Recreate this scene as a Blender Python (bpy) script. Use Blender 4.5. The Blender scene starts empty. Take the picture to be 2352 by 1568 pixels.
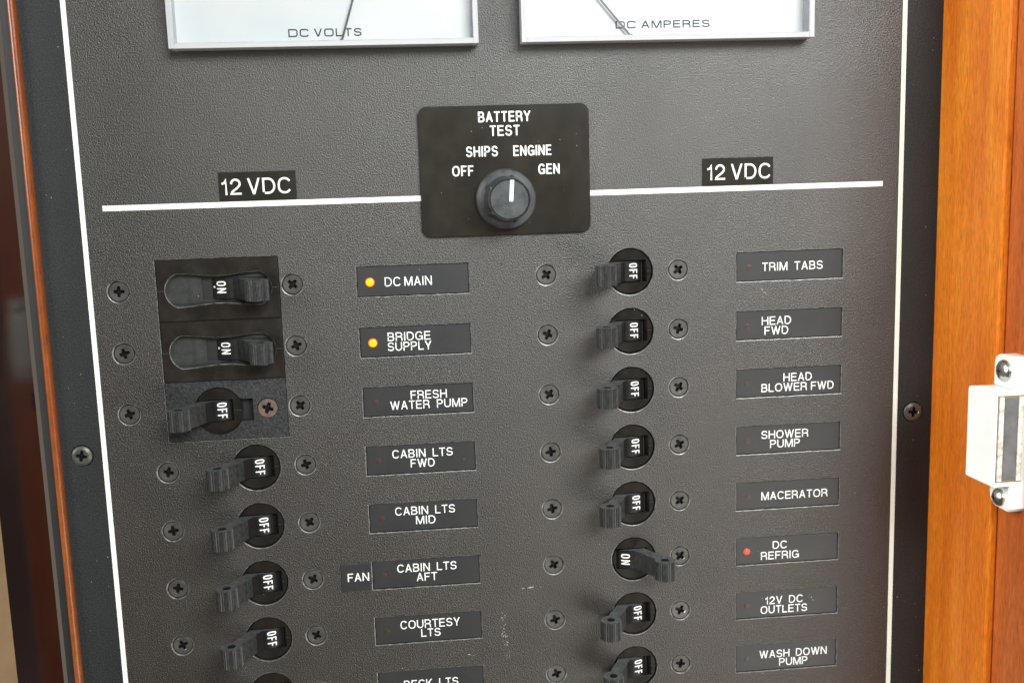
import bpy, bmesh, math, random
from mathutils import Vector, Matrix
from mathutils.geometry import tessellate_polygon
random.seed(7)
MM = 0.001
sc = bpy.context.scene
COL = sc.collection

# ------------------------------------------------------------------ camera, world, lamps, exposure
cam_d = bpy.data.cameras.new('camera')
cam_d.sensor_width = 36.0
cam_d.lens = 36.0 * 2350 / 2352
cam_d.clip_start = 0.01
cam_d.clip_end = 50
cam_d.dof.use_dof = True
cam_d.dof.focus_distance = 0.316
cam_d.dof.aperture_fstop = 15
cam = bpy.data.objects.new('camera', cam_d)
COL.objects.link(cam)
cam.location = (-67.56 * MM, -319.41 * MM, 27.80 * MM)
cam.rotation_euler = (math.radians(81.3955), math.radians(1.7747), math.radians(-5.4985))
sc.camera = cam

world = bpy.data.worlds.new("World")
sc.world = world
world.use_nodes = True
bg = world.node_tree.nodes['Background']
bg.inputs[0].default_value = (0.13, 0.11, 0.09, 1)
bg.inputs[1].default_value = 1.0

def area(name, loc, target, sx, sy, watts, col):
    l = bpy.data.lights.new(name, 'AREA')
    l.shape = 'RECTANGLE'; l.size = sx; l.size_y = sy
    l.energy = watts; l.color = col
    o = bpy.data.objects.new(name, l); COL.objects.link(o)
    o.location = loc
    d = Vector(target) - Vector(loc)
    o.rotation_euler = d.to_track_quat('-Z', 'Y').to_euler()
    return o
# wide saloon window in front of and above the panel, and a smaller one off to the left
area('window_light', (0.36, -0.98, 0.52), (-0.01, 0, 0.0), 0.80, 0.40, 23.5, (0.95, 1.0, 0.985))
area('side_window_light', (-1.05, -0.42, 0.40), (0.08, 0, -0.03), 0.6, 0.7, 22, (1.0, 0.98, 0.93))
# added fill lamp low on the right, standing in for unseen cabin bounce
area('cabin_bounce_light', (0.66, -0.80, -0.58), (0.0, 0, -0.05), 0.80, 0.55, 7.0, (1.0, 0.96, 0.89))

sc.view_settings.view_transform = 'Standard'
sc.view_settings.look = 'None'
sc.view_settings.exposure = 0
sc.view_settings.gamma = 1

# ------------------------------------------------------------------ materials
def nodes_of(name):
    m = bpy.data.materials.new(name); m.use_nodes = True
    nt = m.node_tree
    return m, nt, nt.nodes['Principled BSDF']
def setp(b, col=None, rough=None, metal=None, spec=None):
    if col is not None: b.inputs['Base Color'].default_value = (*col, 1)
    if rough is not None: b.inputs['Roughness'].default_value = rough
    if metal is not None: b.inputs['Metallic'].default_value = metal
    if spec is not None: b.inputs['Specular IOR Level'].default_value = spec
def tex(nt, scale, detail=2, rough=0.5, stretch=None, dist=0.0):
    tc = nt.nodes.new('ShaderNodeTexCoord')
    n = nt.nodes.new('ShaderNodeTexNoise')
    n.inputs['Scale'].default_value = scale; n.inputs['Detail'].default_value = detail
    n.inputs['Roughness'].default_value = rough; n.inputs['Distortion'].default_value = dist
    if stretch:
        mp = nt.nodes.new('ShaderNodeMapping'); mp.inputs['Scale'].default_value = stretch
        nt.links.new(tc.outputs['Object'], mp.inputs['Vector']); nt.links.new(mp.outputs[0], n.inputs['Vector'])
    else:
        nt.links.new(tc.outputs['Object'], n.inputs['Vector'])
    return n
def bump(nt, b, height, dist, strength=1.0, prev=None):
    bp = nt.nodes.new('ShaderNodeBump')
    bp.inputs['Distance'].default_value = dist; bp.inputs['Strength'].default_value = strength
    nt.links.new(height, bp.inputs['Height'])
    if prev: nt.links.new(prev, bp.inputs['Normal'])
    nt.links.new(bp.outputs[0], b.inputs['Normal'])
    return bp.outputs[0]
def ramp(nt, fac, stops):
    r = nt.nodes.new('ShaderNodeValToRGB')
    e = r.color_ramp.elements
    while len(e) > 1: e.remove(e[-1])
    e[0].position = stops[0][0]; e[0].color = stops[0][1]
    for p, c in stops[1:]:
        q = e.new(p); q.color = c
    nt.links.new(fac, r.inputs[0])
    return r.outputs[0]
def g(v): return (v, v, v, 1)

def mottled(name, c1, c2, scale, rough, grain_scale=None, grain=0.0, spec=0.5, metal=0.0, rough2=None):
    m, nt, b = nodes_of(name)
    setp(b, c1, rough, metal, spec)
    n = tex(nt, scale, 4, 0.6)
    nt.links.new(ramp(nt, n.outputs[0], [(0.35, (*c1, 1)), (0.65, (*c2, 1))]), b.inputs['Base Color'])
    if rough2 is not None:
        nt.links.new(ramp(nt, n.outputs[0], [(0.35, g(rough)), (0.65, g(rough2))]), b.inputs['Roughness'])
    if grain_scale:
        k = tex(nt, grain_scale, 3, 0.55)
        bump(nt, b, k.outputs[0], grain * MM)
    return m

def leather_black(name, c1, c2, rough, grain, gscale=900, spec=0.5, scuffs=False):
    """powder-coated panel: pebbled grain plus dusty mottling"""
    m, nt, b = nodes_of(name)
    setp(b, c1, rough, 0, spec)
    n = tex(nt, 25, 5, 0.65)
    col = ramp(nt, n.outputs[0], [(0.3, (*c1, 1)), (0.7, (*c2, 1))])
    sm = tex(nt, 16, 4, 0.6, dist=0.8)
    nt.links.new(ramp(nt, sm.outputs[0], [(0.35, g(rough - 0.05)), (0.7, g(rough + 0.09))]), b.inputs['Roughness'])
    # pale dust settling in patches of tiny specks
    sp = tex(nt, 2600, 1, 0.5)
    pa = tex(nt, 40, 3, 0.6)
    mul = nt.nodes.new('ShaderNodeMath'); mul.operation = 'MULTIPLY'
    nt.links.new(ramp(nt, sp.outputs[0], [(0.66, g(0)), (0.74, g(1))]), mul.inputs[0])
    nt.links.new(ramp(nt, pa.outputs[0], [(0.45, g(0.0)), (0.75, g(0.35))]), mul.inputs[1])
    mix = nt.nodes.new('ShaderNodeMix'); mix.data_type = 'RGBA'
    nt.links.new(mul.outputs[0], mix.inputs[0]); nt.links.new(col, mix.inputs[6]); mix.inputs[7].default_value = (0.3, 0.29, 0.27, 1)
    gr = tex(nt, gscale * 1.1, 2, 0.6)
    gm = nt.nodes.new('ShaderNodeMix'); gm.data_type = 'RGBA'; gm.blend_type = 'MULTIPLY'; gm.inputs[0].default_value = 1
    nt.links.new(mix.outputs[2], gm.inputs[6]); nt.links.new(ramp(nt, gr.outputs[0], [(0.36, g(0.5)), (0.64, g(1.55))]), gm.inputs[7])
    nt.links.new(gm.outputs[2], b.inputs['Base Color'])
    k = tex(nt, gscale, 2, 0.5, dist=0.0)
    k2 = tex(nt, gscale * 2.7, 2, 0.5)
    p = bump(nt, b, k.outputs[0], grain * MM)
    bump(nt, b, k2.outputs[0], grain * 0.25 * MM, prev=p)
    return m

M = {}
M['panel'] = leather_black('panel_black', (0.0145, 0.0118, 0.0095), (0.023, 0.0185, 0.015), 0.41, 0.21, 2300, spec=0.9)
M['frame'] = leather_black('frame_black', (0.009, 0.0105, 0.0115), (0.014, 0.0155, 0.0165), 0.58, 0.12, 1900, spec=0.45)
M['plate'] = mottled('engraved_label_black', (0.015, 0.016, 0.017), (0.021, 0.021, 0.022), 90, 0.44, 2600, 0.02, 0.55)
M['bakelite'] = mottled('satin_brown_black', (0.017, 0.015, 0.012), (0.025, 0.022, 0.018), 120, 0.20, 2500, 0.01, 0.4)
M['guard'] = mottled('guard_brown_black', (0.012, 0.0105, 0.009), (0.022, 0.0185, 0.016), 110, 0.18, 700, 0.008, 0.45, rough2=0.30)
M['cover'] = leather_black('cover_black', (0.016, 0.017, 0.018), (0.022, 0.023, 0.024), 0.5, 0.18, 1500, spec=0.4)
M['bezel'] = mottled('bezel_black', (0.009, 0.008, 0.007), (0.017, 0.0145, 0.012), 160, 0.16, 900, 0.006, 0.30, rough2=0.26)
M['handle'] = mottled('handle_charcoal', (0.013, 0.0145, 0.015), (0.027, 0.030, 0.031), 900, 0.34, 2500, 0.03, 0.55, rough2=0.46)
M['drum'] = mottled('drum_black', (0.006, 0.006, 0.007), (0.010, 0.009, 0.009), 300, 0.45, spec=0.25)
M['recess'] = mottled('recess_dusty_grey', (0.017, 0.018, 0.018), (0.042, 0.043, 0.042), 260, 0.38, 900, 0.02, 0.5)
M['dusty'] = mottled('handle_dusty_top', (0.030, 0.035, 0.035), (0.085, 0.092, 0.090), 1100, 0.5, 2500, 0.03, 0.6)  # handle tops painted paler to stand in for light from above
M['worn'] = mottled('worn_edge', (0.05, 0.05, 0.048), (0.24, 0.235, 0.22), 500, 0.34, None, 0, 0.7, 0.3)  # worn rims, coloured paler so the lips also carry a painted highlight
M['knob'] = mottled('knob_charcoal', (0.022, 0.025, 0.027), (0.050, 0.055, 0.058), 300, 0.40, 1800, 0.03, 0.5, rough2=0.55)
M['screw'] = mottled('screw_black_oxide', (0.065, 0.062, 0.058), (0.11, 0.104, 0.096), 160, 0.36, 2500, 0.01, 0.5, 0.45, rough2=0.45)
M['screw_rust'] = mottled('screw_rusty', (0.10, 0.088, 0.078), (0.17, 0.105, 0.075), 420, 0.4, 2500, 0.03, 0.5, 0.45, rough2=0.7)
M['worn_metal'] = mottled('bright_worn_metal', (0.10, 0.10, 0.095), (0.55, 0.53, 0.48), 800, 0.25, None, 0, 0.5, 0.8)  # lips of the screw crosses, brightened to paint in their glints
M['dark'] = mottled('dark_cavity', (0.006, 0.006, 0.006), (0.01, 0.01, 0.01), 200, 0.6)
M['line'] = mottled('white_line_paint', (0.72, 0.76, 0.68), (0.80, 0.83, 0.76), 120, 0.5, 1500, 0.02)
M['print'] = mottled('white_print', (0.66, 0.69, 0.66), (0.78, 0.79, 0.76), 500, 0.5)
M['ink'] = mottled('meter_ink', (0.025, 0.02, 0.03), (0.045, 0.04, 0.05), 300, 0.6)
M['needle'] = mottled('needle_grey', (0.07, 0.07, 0.075), (0.10, 0.10, 0.10), 300, 0.4)
M['dial'] = mottled('dial_white', (0.66, 0.70, 0.72), (0.76, 0.755, 0.76), 22, 0.4)
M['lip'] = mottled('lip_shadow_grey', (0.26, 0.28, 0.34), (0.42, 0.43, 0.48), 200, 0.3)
M['grey'] = mottled('meter_side_grey', (0.34, 0.32, 0.33), (0.42, 0.40, 0.41), 60, 0.4)
M['catch'] = mottled('white_plastic', (0.70, 0.76, 0.71), (0.80, 0.84, 0.80), 110, 0.35, 700, 0.03)
M['steel'] = mottled('polished_steel', (0.50, 0.50, 0.47), (0.66, 0.65, 0.62), 300, 0.18, 900, 0.02, 0.5, 1.0, rough2=0.34)
M['strip'] = mottled('spotted_steel', (0.60, 0.63, 0.58), (0.36, 0.29, 0.22), 620, 0.35, 900, 0.05, 0.5, 0.1, rough2=0.6)
M['magnet'] = mottled('magnet_grey', (0.065, 0.062, 0.065), (0.11, 0.105, 0.108), 260, 0.5, 1200, 0.05)
M['stile'] = mottled('tan_wood', (0.14, 0.088, 0.042), (0.19, 0.12, 0.06), 60, 0.5)
M['smoked'] = mottled('smoked_acrylic', (0.006, 0.003, 0.003), (0.011, 0.006, 0.006), 25, 0.05, None, 0, 0.75, rough2=0.08)
M['smoked'].node_tree.nodes['Principled BSDF'].inputs['IOR'].default_value = 1.5

def emis(name, col, s):
    m, nt, b = nodes_of(name)
    setp(b, tuple(c * 0.3 for c in col), 0.3)
    b.inputs['Emission Color'].default_value = (*col, 1); b.inputs['Emission Strength'].default_value = s
    return m
M['led_core'] = emis('led_lit_yellow', (1.0, 0.50, 0.0), 1.7)
M['led_ring'] = emis('led_lit_rim', (1.0, 0.05, 0.004), 2.4)
M['led_red'] = emis('led_lit_red', (1.0, 0.07, 0.04), 1.1)
M['led_off'] = mottled('led_unlit', (0.045, 0.020, 0.016), (0.030, 0.024, 0.022), 900, 0.4)

def wood(name, stops, rough=0.3, scale=1.0):
    m, nt, b = nodes_of(name)
    setp(b, (0.5, 0.2, 0.05), rough, 0, 0.5)
    n = tex(nt, 130 * scale, 5, 0.62, (1, 1, 0.06), 0.7)
    c1 = ramp(nt, n.outputs[0], stops)
    f = tex(nt, 1300, 3, 0.6, (1, 1, 0.22))
    c2 = ramp(nt, f.outputs[0], [(0.3, g(0.78)), (0.7, g(1.16))])
    mx = nt.nodes.new('ShaderNodeMix'); mx.data_type = 'RGBA'; mx.blend_type = 'MULTIPLY'; mx.inputs[0].default_value = 1
    nt.links.new(c1, mx.inputs[6]); nt.links.new(c2, mx.inputs[7])
    big = tex(nt, 28, 3, 0.5, (1, 1, 0.35), 0.6)
    m3 = nt.nodes.new('ShaderNodeMix'); m3.data_type = 'RGBA'; m3.blend_type = 'MULTIPLY'; m3.inputs[0].default_value = 1
    nt.links.new(mx.outputs[2], m3.inputs[6]); nt.links.new(ramp(nt, big.outputs[0], [(0.35, (0.84, 0.70, 0.6, 1)), (0.65, (1.06, 1.14, 1.2, 1))]), m3.inputs[7])
    # short dark pores
    po = tex(nt, 2600, 2, 0.5, (1, 1, 0.07))
    m4 = nt.nodes.new('ShaderNodeMix'); m4.data_type = 'RGBA'; m4.blend_type = 'MULTIPLY'; m4.inputs[0].default_value = 1
    nt.links.new(m3.outputs[2], m4.inputs[6]); nt.links.new(ramp(nt, po.outputs[0], [(0.30, g(0.62)), (0.40, g(1.0))]), m4.inputs[7])
    nt.links.new(m4.outputs[2], b.inputs['Base Color'])
    bump(nt, b, f.outputs[0], 0.02 * MM)
    return m
M['wood'] = wood('varnished_orange_wood', [(0.25, (0.56, 0.135, 0.010, 1)), (0.5, (0.66, 0.175, 0.013, 1)), (0.78, (0.76, 0.26, 0.024, 1))])
M['wood_red'] = wood('varnished_red_wood', [(0.28, (0.36, 0.075, 0.018, 1)), (0.5, (0.44, 0.11, 0.025, 1)), (0.75, (0.52, 0.16, 0.04, 1))])
M['bead'] = wood('varnished_bead', [(0.3, (0.15, 0.035, 0.006, 1)), (0.7, (0.23, 0.058, 0.009, 1))], 0.3)

def clear(name, gl=0.12, tint=(1, 1, 1), rough=0.03, haze=0.0, hcol=(0.8, 0.8, 0.88)):
    """thin clear acrylic: see-through with a Fresnel surface reflection"""
    m = bpy.data.materials.new(name); m.use_nodes = True
    nt = m.node_tree; nt.nodes.clear()
    out = nt.nodes.new('ShaderNodeOutputMaterial')
    tr = nt.nodes.new('ShaderNodeBsdfTransparent'); tr.inputs[0].default_value = (*tint, 1)
    gs = nt.nodes.new('ShaderNodeBsdfGlossy'); gs.inputs['Roughness'].default_value = rough
    df = nt.nodes.new('ShaderNodeBsdfDiffuse'); df.inputs[0].default_value = (*hcol, 1)
    fr = nt.nodes.new('ShaderNodeFresnel'); fr.inputs[0].default_value = 1.49
    m1 = nt.nodes.new('ShaderNodeMixShader'); m1.inputs[0].default_value = haze
    m2 = nt.nodes.new('ShaderNodeMixShader')
    nt.links.new(tr.outputs[0], m1.inputs[1]); nt.links.new(df.outputs[0], m1.inputs[2])
    nt.links.new(fr.outputs[0], m2.inputs[0]); nt.links.new(m1.outputs[0], m2.inputs[1]); nt.links.new(gs.outputs[0], m2.inputs[2])
    nt.links.new(m2.outputs[0], out.inputs[0])
    return m
M['cover_clear'] = clear('clear_acrylic', rough=0.12)
M['edge_clear'] = clear('clear_acrylic_edge', tint=(0.97, 0.97, 1.0), rough=0.1, haze=0.48, hcol=(0.86, 0.87, 0.90))

# ------------------------------------------------------------------ geometry helpers (all coordinates in millimetres; panel face is y = 0, viewer at -y)
class MB:
    def __init__(self): self.v = []; self.f = []; self.s = []
    def add(self, vs, fs, smooth=False):
        o = len(self.v); self.v += [tuple(p) for p in vs]
        for q in fs: self.f.append([i + o for i in q]); self.s.append(smooth)
        return self
    def box(self, x0, x1, y0, y1, z0, z1, bev=0.0):
        if bev <= 0:
            vs = [(x, y, z) for x in (x0, x1) for y in (y0, y1) for z in (z0, z1)]
            self.add(vs, [(0, 1, 3, 2), (4, 6, 7, 5), (0, 4, 5, 1), (2, 3, 7, 6), (0, 2, 6, 4), (1, 5, 7, 3)])
            return self
        bm = bmesh.new()
        bmesh.ops.create_cube(bm, size=1)
        for v in bm.verts:
            v.co = Vector((x0 + (v.co.x + .5) * (x1 - x0), y0 + (v.co.y + .5) * (y1 - y0), z0 + (v.co.z + .5) * (z1 - z0)))
        bmesh.ops.bevel(bm, geom=bm.edges[:], offset=bev, segments=2, profile=0.5, affect='EDGES')
        self.bm(bm); return self
    def bm(self, bm, smooth=False):
        bm.verts.index_update()
        self.add([v.co[:] for v in bm.verts], [[v.index for v in f.verts] for f in bm.faces], smooth); bm.free()
    def poly_face(self, loops, y, to3=None, flip=False):
        """flat face with holes; loops of (x,z), first is the outline"""
        L = [[Vector((p[0], p[1], 0)) for p in l] for l in loops]
        tris = tessellate_polygon(L)
        pts = [p for l in loops for p in l]
        vs = [(p[0], y, p[1]) if to3 is None else to3(p, y) for p in pts]
        fs = []
        for a, b, c in tris:
            A, B, C = pts[a], pts[b], pts[c]
            cr = (B[0] - A[0]) * (C[1] - A[1]) - (B[1] - A[1]) * (C[0] - A[0])
            if abs(cr) < 1e-9: continue
            if cr < 0: b, c = c, b       # counter-clockwise in (x,z) = normal to -y
            fs.append((a, c, b) if flip else (a, b, c))
        self.add(vs, fs)
    def wall(self, loop, y0, y1, loop2=None, smooth=False):
        n = len(loop); l2 = loop2 or loop
        vs = [(p[0], y0, p[1]) for p in loop] + [(p[0], y1, p[1]) for p in l2]
        self.add(vs, [(i, (i + 1) % n, n + (i + 1) % n, n + i) for i in range(n)], smooth)
    def build(self, name, mat, parent=None, loc=None, mats=None):
        me = bpy.data.meshes.new(name)
        me.from_pydata([(x * MM, y * MM, z * MM) for x, y, z in self.v], [], self.f)
        me.polygons.foreach_set('use_smooth', self.s)
        me.update()
        bm = bmesh.new(); bm.from_mesh(me); bmesh.ops.recalc_face_normals(bm, faces=bm.faces) if not getattr(self, 'keep', False) else None
        bm.to_mesh(me); bm.free()
        me.materials.append(mat)
        if mats:
            for mm in mats[0]: me.materials.append(mm)
            me.polygons.foreach_set('material_index', mats[1])
        return link(name, me, parent, loc)
def link(name, me, parent=None, loc=None):
    o = bpy.data.objects.new(name, me); COL.objects.link(o)
    if parent: o.parent = parent
    if loc: o.location = (loc[0] * MM, loc[1] * MM, loc[2] * MM)
    return o
def tag(o, label, cat, group=None):
    o['label'] = label; o['category'] = cat
    if group: o['group'] = group
    return o
def thing(name, label, cat, loc=(0, 0, 0), group=None):
    o = bpy.data.objects.new(name, None); COL.objects.link(o)
    o.empty_display_size = 0.005
    o.location = (loc[0] * MM, loc[1] * MM, loc[2] * MM)
    return tag(o, label, cat, group)
def kids(o): return [c for c in COL.objects if c.parent is o]
def dup(root, loc, label, group=None):
    r = root.copy(); COL.objects.link(r); r.location = [c * MM for c in loc]; r['label'] = label
    if group: r['group'] = group
    for ch in kids(root):
        c = ch.copy(); COL.objects.link(c); c.parent = r
        for gch in kids(ch):
            d = gch.copy(); COL.objects.link(d); d.parent = c
    return r
def circ(cx, cz, r, n=40, a0=0.0):
    return [(cx + r * math.cos(a0 + 2 * math.pi * i / n), cz + r * math.sin(a0 + 2 * math.pi * i / n)) for i in range(n)]
def rrect(x0, x1, z0, z1, r, n=6):
    out = []
    for cx, cz, a in ((x1 - r, z1 - r, 0), (x0 + r, z1 - r, 90), (x0 + r, z0 + r, 180), (x1 - r, z0 + r, 270)):
        for i in range(n + 1):
            t = math.radians(a + 90 * i / n); out.append((cx + r * math.cos(t), cz + r * math.sin(t)))
    return out
def rect(x0, x1, z0, z1): return [(x1, z1), (x0, z1), (x0, z0), (x1, z0)]
def rough_rect(x0, x1, z0, z1, step=1.6, j=0.06):
    """rectangle whose routed edge is slightly chipped"""
    out = []
    def seg(a, b):
        n = max(2, int(math.hypot(b[0] - a[0], b[1] - a[1]) / step))
        for i in range(n):
            t = i / n; k = 0 if i == 0 else j
            out.append((a[0] + (b[0] - a[0]) * t + random.uniform(-k, k), a[1] + (b[1] - a[1]) * t + random.uniform(-k, k)))
    c = rect(x0, x1, z0, z1)
    for i in range(4): seg(c[i], c[(i + 1) % 4])
    return out
def grow(loop, d):
    """offset a loop outward by d along vertex normals"""
    n = len(loop); A = sum(loop[i][0] * loop[(i + 1) % n][1] - loop[(i + 1) % n][0] * loop[i][1] for i in range(n))
    s = 1 if A > 0 else -1; out = []
    for i in range(n):
        a, p, b = loop[i - 1], loop[i], loop[(i + 1) % n]
        e1 = Vector((p[0] - a[0], p[1] - a[1])); e2 = Vector((b[0] - p[0], b[1] - p[1]))
        if e1.length < 1e-6: e1 = e2
        if e2.length < 1e-6: e2 = e1
        e1.normalize(); e2.normalize()
        n1 = Vector((e1.y, -e1.x)); n2 = Vector((e2.y, -e2.x)); m = n1 + n2
        if m.length < 1e-6: m = n1
        m.normalize(); k = s * d / max(0.5, m.dot(n1))
        out.append((p[0] + m.x * k, p[1] + m.y * k))
    return out

# ------------------------------------------------------------------ stroke lettering
def arc(cx, cy, rx, ry, a0, a1, n=10):
    return [(cx + rx * math.cos(math.radians(a0 + (a1 - a0) * i / n)), cy + ry * math.sin(math.radians(a0 + (a1 - a0) * i / n))) for i in range(n + 1)]
def sup(cx, cy, rx, ry, a0, a1, n=14, e=0.85):
    out = []
    for i in range(n + 1):
        t = math.radians(a0 + (a1 - a0) * i / n); c, s = math.cos(t), math.sin(t)
        out.append((cx + rx * math.copysign(abs(c) ** e, c), cy + ry * math.copysign(abs(s) ** e, s)))
    return out
G = {}
G['A'] = (0.70, [[(0, 0), (0.5, 1)], [(1, 0), (0.5, 1)], [(0.22, 0.30), (0.78, 0.30)]])
G['B'] = (0.66, [[(0, 0), (0, 1), (0.6, 1)] + arc(0.6, 0.76, 0.33, 0.24, 90, -90)[1:] + [(0, 0.52)], [(0.6, 0.52)] + arc(0.6, 0.26, 0.4, 0.26, 90, -90)[1:] + [(0, 0)]])
G['C'] = (0.72, [sup(0.52, 0.5, 0.52, 0.5, 42, 318, 20)])
G['D'] = (0.70, [[(0, 0), (0, 1), (0.45, 1)] + arc(0.45, 0.5, 0.55, 0.5, 90, -90, 14)[1:] + [(0.0, 0)]])
G['E'] = (0.62, [[(1, 0), (0, 0), (0, 1), (0.97, 1)], [(0.1, 0.52), (0.90, 0.52)]])
G['F'] = (0.58, [[(0, 0), (0, 1), (1, 1)], [(0.1, 0.5), (0.86, 0.5)]])
G['G'] = (0.75, [sup(0.5, 0.5, 0.5, 0.5, 42, 330, 20) + [(1, 0.45), (0.6, 0.45)], [(1.0, 0.4), (1.0, 0.05)]])
G['H'] = (0.70, [[(0, 0), (0, 1)], [(1, 0), (1, 1)], [(0.1, 0.52), (0.9, 0.52)]])
G['I'] = (0.16, [[(0.5, 0), (0.5, 1)]])
G['K'] = (0.68, [[(0, 0), (0, 1)], [(0.95, 1), (0.04, 0.36)], [(0.36, 0.54), (1, 0)]])
G['L'] = (0.56, [[(0, 1), (0, 0), (1, 0)]])
G['M'] = (0.84, [[(0, 0), (0, 1)], [(1, 0), (1, 1)], [(0.04, 1), (0.5, 0)], [(0.96, 1), (0.5, 0)]])
G['N'] = (0.70, [[(0, 0), (0, 1)], [(1, 0), (1, 1)], [(0.03, 1), (0.97, 0)]])
G['O'] = (0.78, [sup(0.5, 0.5, 0.5, 0.5, 0, 360, 26)[:-1] + ['c']])
G['P'] = (0.64, [[(0, 0), (0, 1), (0.6, 1)] + arc(0.6, 0.73, 0.4, 0.27, 90, -90)[1:] + [(0.0, 0.46)]])
G['R'] = (0.68, [[(0, 0), (0, 1), (0.58, 1)] + arc(0.58, 0.74, 0.38, 0.26, 90, -90)[1:] + [(0.0, 0.48)], [(0.6, 0.46)] + arc(0.62, 0.28, 0.34, 0.17, 70, 0, 5) + [(1.0, 0)]])
G['S'] = (0.66, [sup(0.5, 0.75, 0.46, 0.25, 20, 270, 14, 0.9) + sup(0.5, 0.25, 0.5, 0.25, 90, -162, 14, 0.9)[1:]])
G['T'] = (0.62, [[(0, 1), (1, 1)], [(0.5, 0), (0.5, 0.92)]])
G['U'] = (0.70, [[(0, 1), (0, 0.36)] + arc(0.5, 0.36, 0.5, 0.36, 180, 360)[1:] + [(1, 1)]])
G['V'] = (0.68, [[(0, 1), (0.5, 0)], [(1, 1), (0.5, 0)]])
G['W'] = (1.0, [[(0, 1), (0.26, 0)], [(0.5, 1), (0.26, 0)], [(0.5, 1), (0.74, 0)], [(1, 1), (0.74, 0)]])
G['Y'] = (0.68, [[(0, 1), (0.5, 0.44)], [(1, 1), (0.5, 0.44)], [(0.5, 0), (0.5, 0.40)]])
G['1'] = (0.32, [[(0.0, 0.74), (0.45, 0.78), (0.85, 1), (0.85, 0)]])
G['2'] = (0.60, [arc(0.5, 0.70, 0.47, 0.30, 170, -20, 10) + [(0.75, 0.45), (0.1, 0.14), (0, 0), (1, 0)]])
# squarer set for the meter scales
GX = dict(G)
GX['O'] = (0.80, [sup(0.5, 0.5, 0.5, 0.5, 0, 360, 32, 0.5)[:-1] + ['c']])
GX['C'] = (0.76, [sup(0.5, 0.5, 0.5, 0.5, 35, 325, 28, 0.5)])
GX['D'] = (0.78, [[(0, 0), (0, 1)] + sup(0.5, 0.5, 0.5, 0.5, 80, -80, 20, 0.5) + [(0, 0)]])

def ribbon(mb, pts, closed, t, cap, place):
    P = [Vector(p) for p in pts]
    Q = [P[0]]
    for p in P[1:]:
        if (p - Q[-1]).length > 1e-4: Q.append(p)
    P = Q
    if closed and (P[0] - P[-1]).length < 1e-4: P.pop()
    n = len(P); h = t / 2
    if n < 2: return
    if cap == 'square' and n == 2 and abs(P[0].x - P[1].x) > 1e-3 and abs(P[0].y - P[1].y) > 1e-3:
        a, b = (P[0], P[1]) if P[0].y < P[1].y else (P[1], P[0])      # diagonal limb cut off level at foot and top
        d = b - a; sl = d.x / d.y; hw = h * math.sqrt(1 + sl * sl)
        a = Vector((a.x - sl * h * 0, a.y - h)); b = Vector((b.x, b.y + h))
        mb.add([place(Vector((a.x - hw, a.y))), place(Vector((a.x + hw, a.y))), place(Vector((b.x + hw, b.y))), place(Vector((b.x - hw, b.y)))], [(0, 1, 2, 3)])
        return
    if not closed and cap == 'square':
        P[0] = P[0] - (P[1] - P[0]).normalized() * h * 0.98
        P[-1] = P[-1] + (P[-1] - P[-2]).normalized() * h * 0.98
    L, R = [], []
    for i in range(n):
        if closed: a, b = P[i - 1], P[(i + 1) % n]
        else: a, b = (P[i - 1] if i else None), (P[i + 1] if i < n - 1 else None)
        e1 = (P[i] - a).normalized() if a is not None else None
        e2 = (b - P[i]).normalized() if b is not None else None
        if e1 is None: e1 = e2
        if e2 is None: e2 = e1
        n1 = Vector((-e1.y, e1.x)); n2 = Vector((-e2.y, e2.x)); m = n1 + n2
        if m.length < 1e-5: m = n1
        m.normalize(); k = h / max(0.62, m.dot(n1))
        L.append(P[i] + m * k); R.append(P[i] - m * k)
    vs = [place(p) for p in L] + [place(p) for p in R]
    fs = [(i, n + i, n + (i + 1) % n, (i + 1) % n) for i in range(n if closed else n - 1)]
    if not closed and cap == 'round':
        for end, d in ((0, (P[0] - P[1]).normalized()), (n - 1, (P[-1] - P[-2]).normalized())):
            base = len(vs); side = Vector((-d.y, d.x)); c = P[end]
            ring = [c + (side * math.cos(a) + d * math.sin(a)) * h for a in [math.pi * i / 6 for i in range(7)]]
            vs += [place(p) for p in ring]; fs.append(list(range(base, base + 7)))
    mb.add(vs, fs)

def text(mb, s, x0, x1, zb, cap_h, t, y, cap='square', font=G, gap=0.14, space=0.38, to3=None, rise=0.0):
    """lay a word between x0 and x1 on baseline zb; glyph widths stretch to fit exactly"""
    tot = 0
    for i, ch in enumerate(s):
        tot += space if ch == ' ' else font[ch][0]
        if i < len(s) - 1 and ch != ' ' and s[i + 1] != ' ': tot += gap
    kx = (x1 - x0) / tot
    x = x0; layer = [0]
    for i, ch in enumerate(s):
        if ch == ' ': x += space * kx; continue
        w = font[ch][0] * kx
        for st in font[ch][1]:
            closed = st[-1] == 'c'; pts = st[:-1] if closed else st
            layer[0] += 1
            yy = y - 0.004 * (layer[0] % 5)
            iw = max(w - t, 0.0)
            pp = [(x + t / 2 + p[0] * iw if ch != 'I' else x + w / 2, t / 2 + p[1] * (cap_h - t)) for p in pts]
            if to3:   # subdivide so the word can wrap round the drum
                q = [pp[0]]
                for a, b in zip(pp, pp[1:]):
                    m = max(1, int(math.hypot(b[0] - a[0], b[1] - a[1]) / 0.5))
                    q += [(a[0] + (b[0] - a[0]) * j / m, a[1] + (b[1] - a[1]) * j / m) for j in range(1, m + 1)]
                pp = q
                ribbon(mb, pp, closed, t, cap, lambda p, yy=yy: to3(p[0], p[1], yy))
            else:
                ribbon(mb, pp, closed, t, cap, lambda p, yy=yy: (p[0], yy, zb + p[1] + rise * (p[0] - x0)))
        x += w
        if i < len(s) - 1 and s[i + 1] != ' ': x += gap * kx

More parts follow.
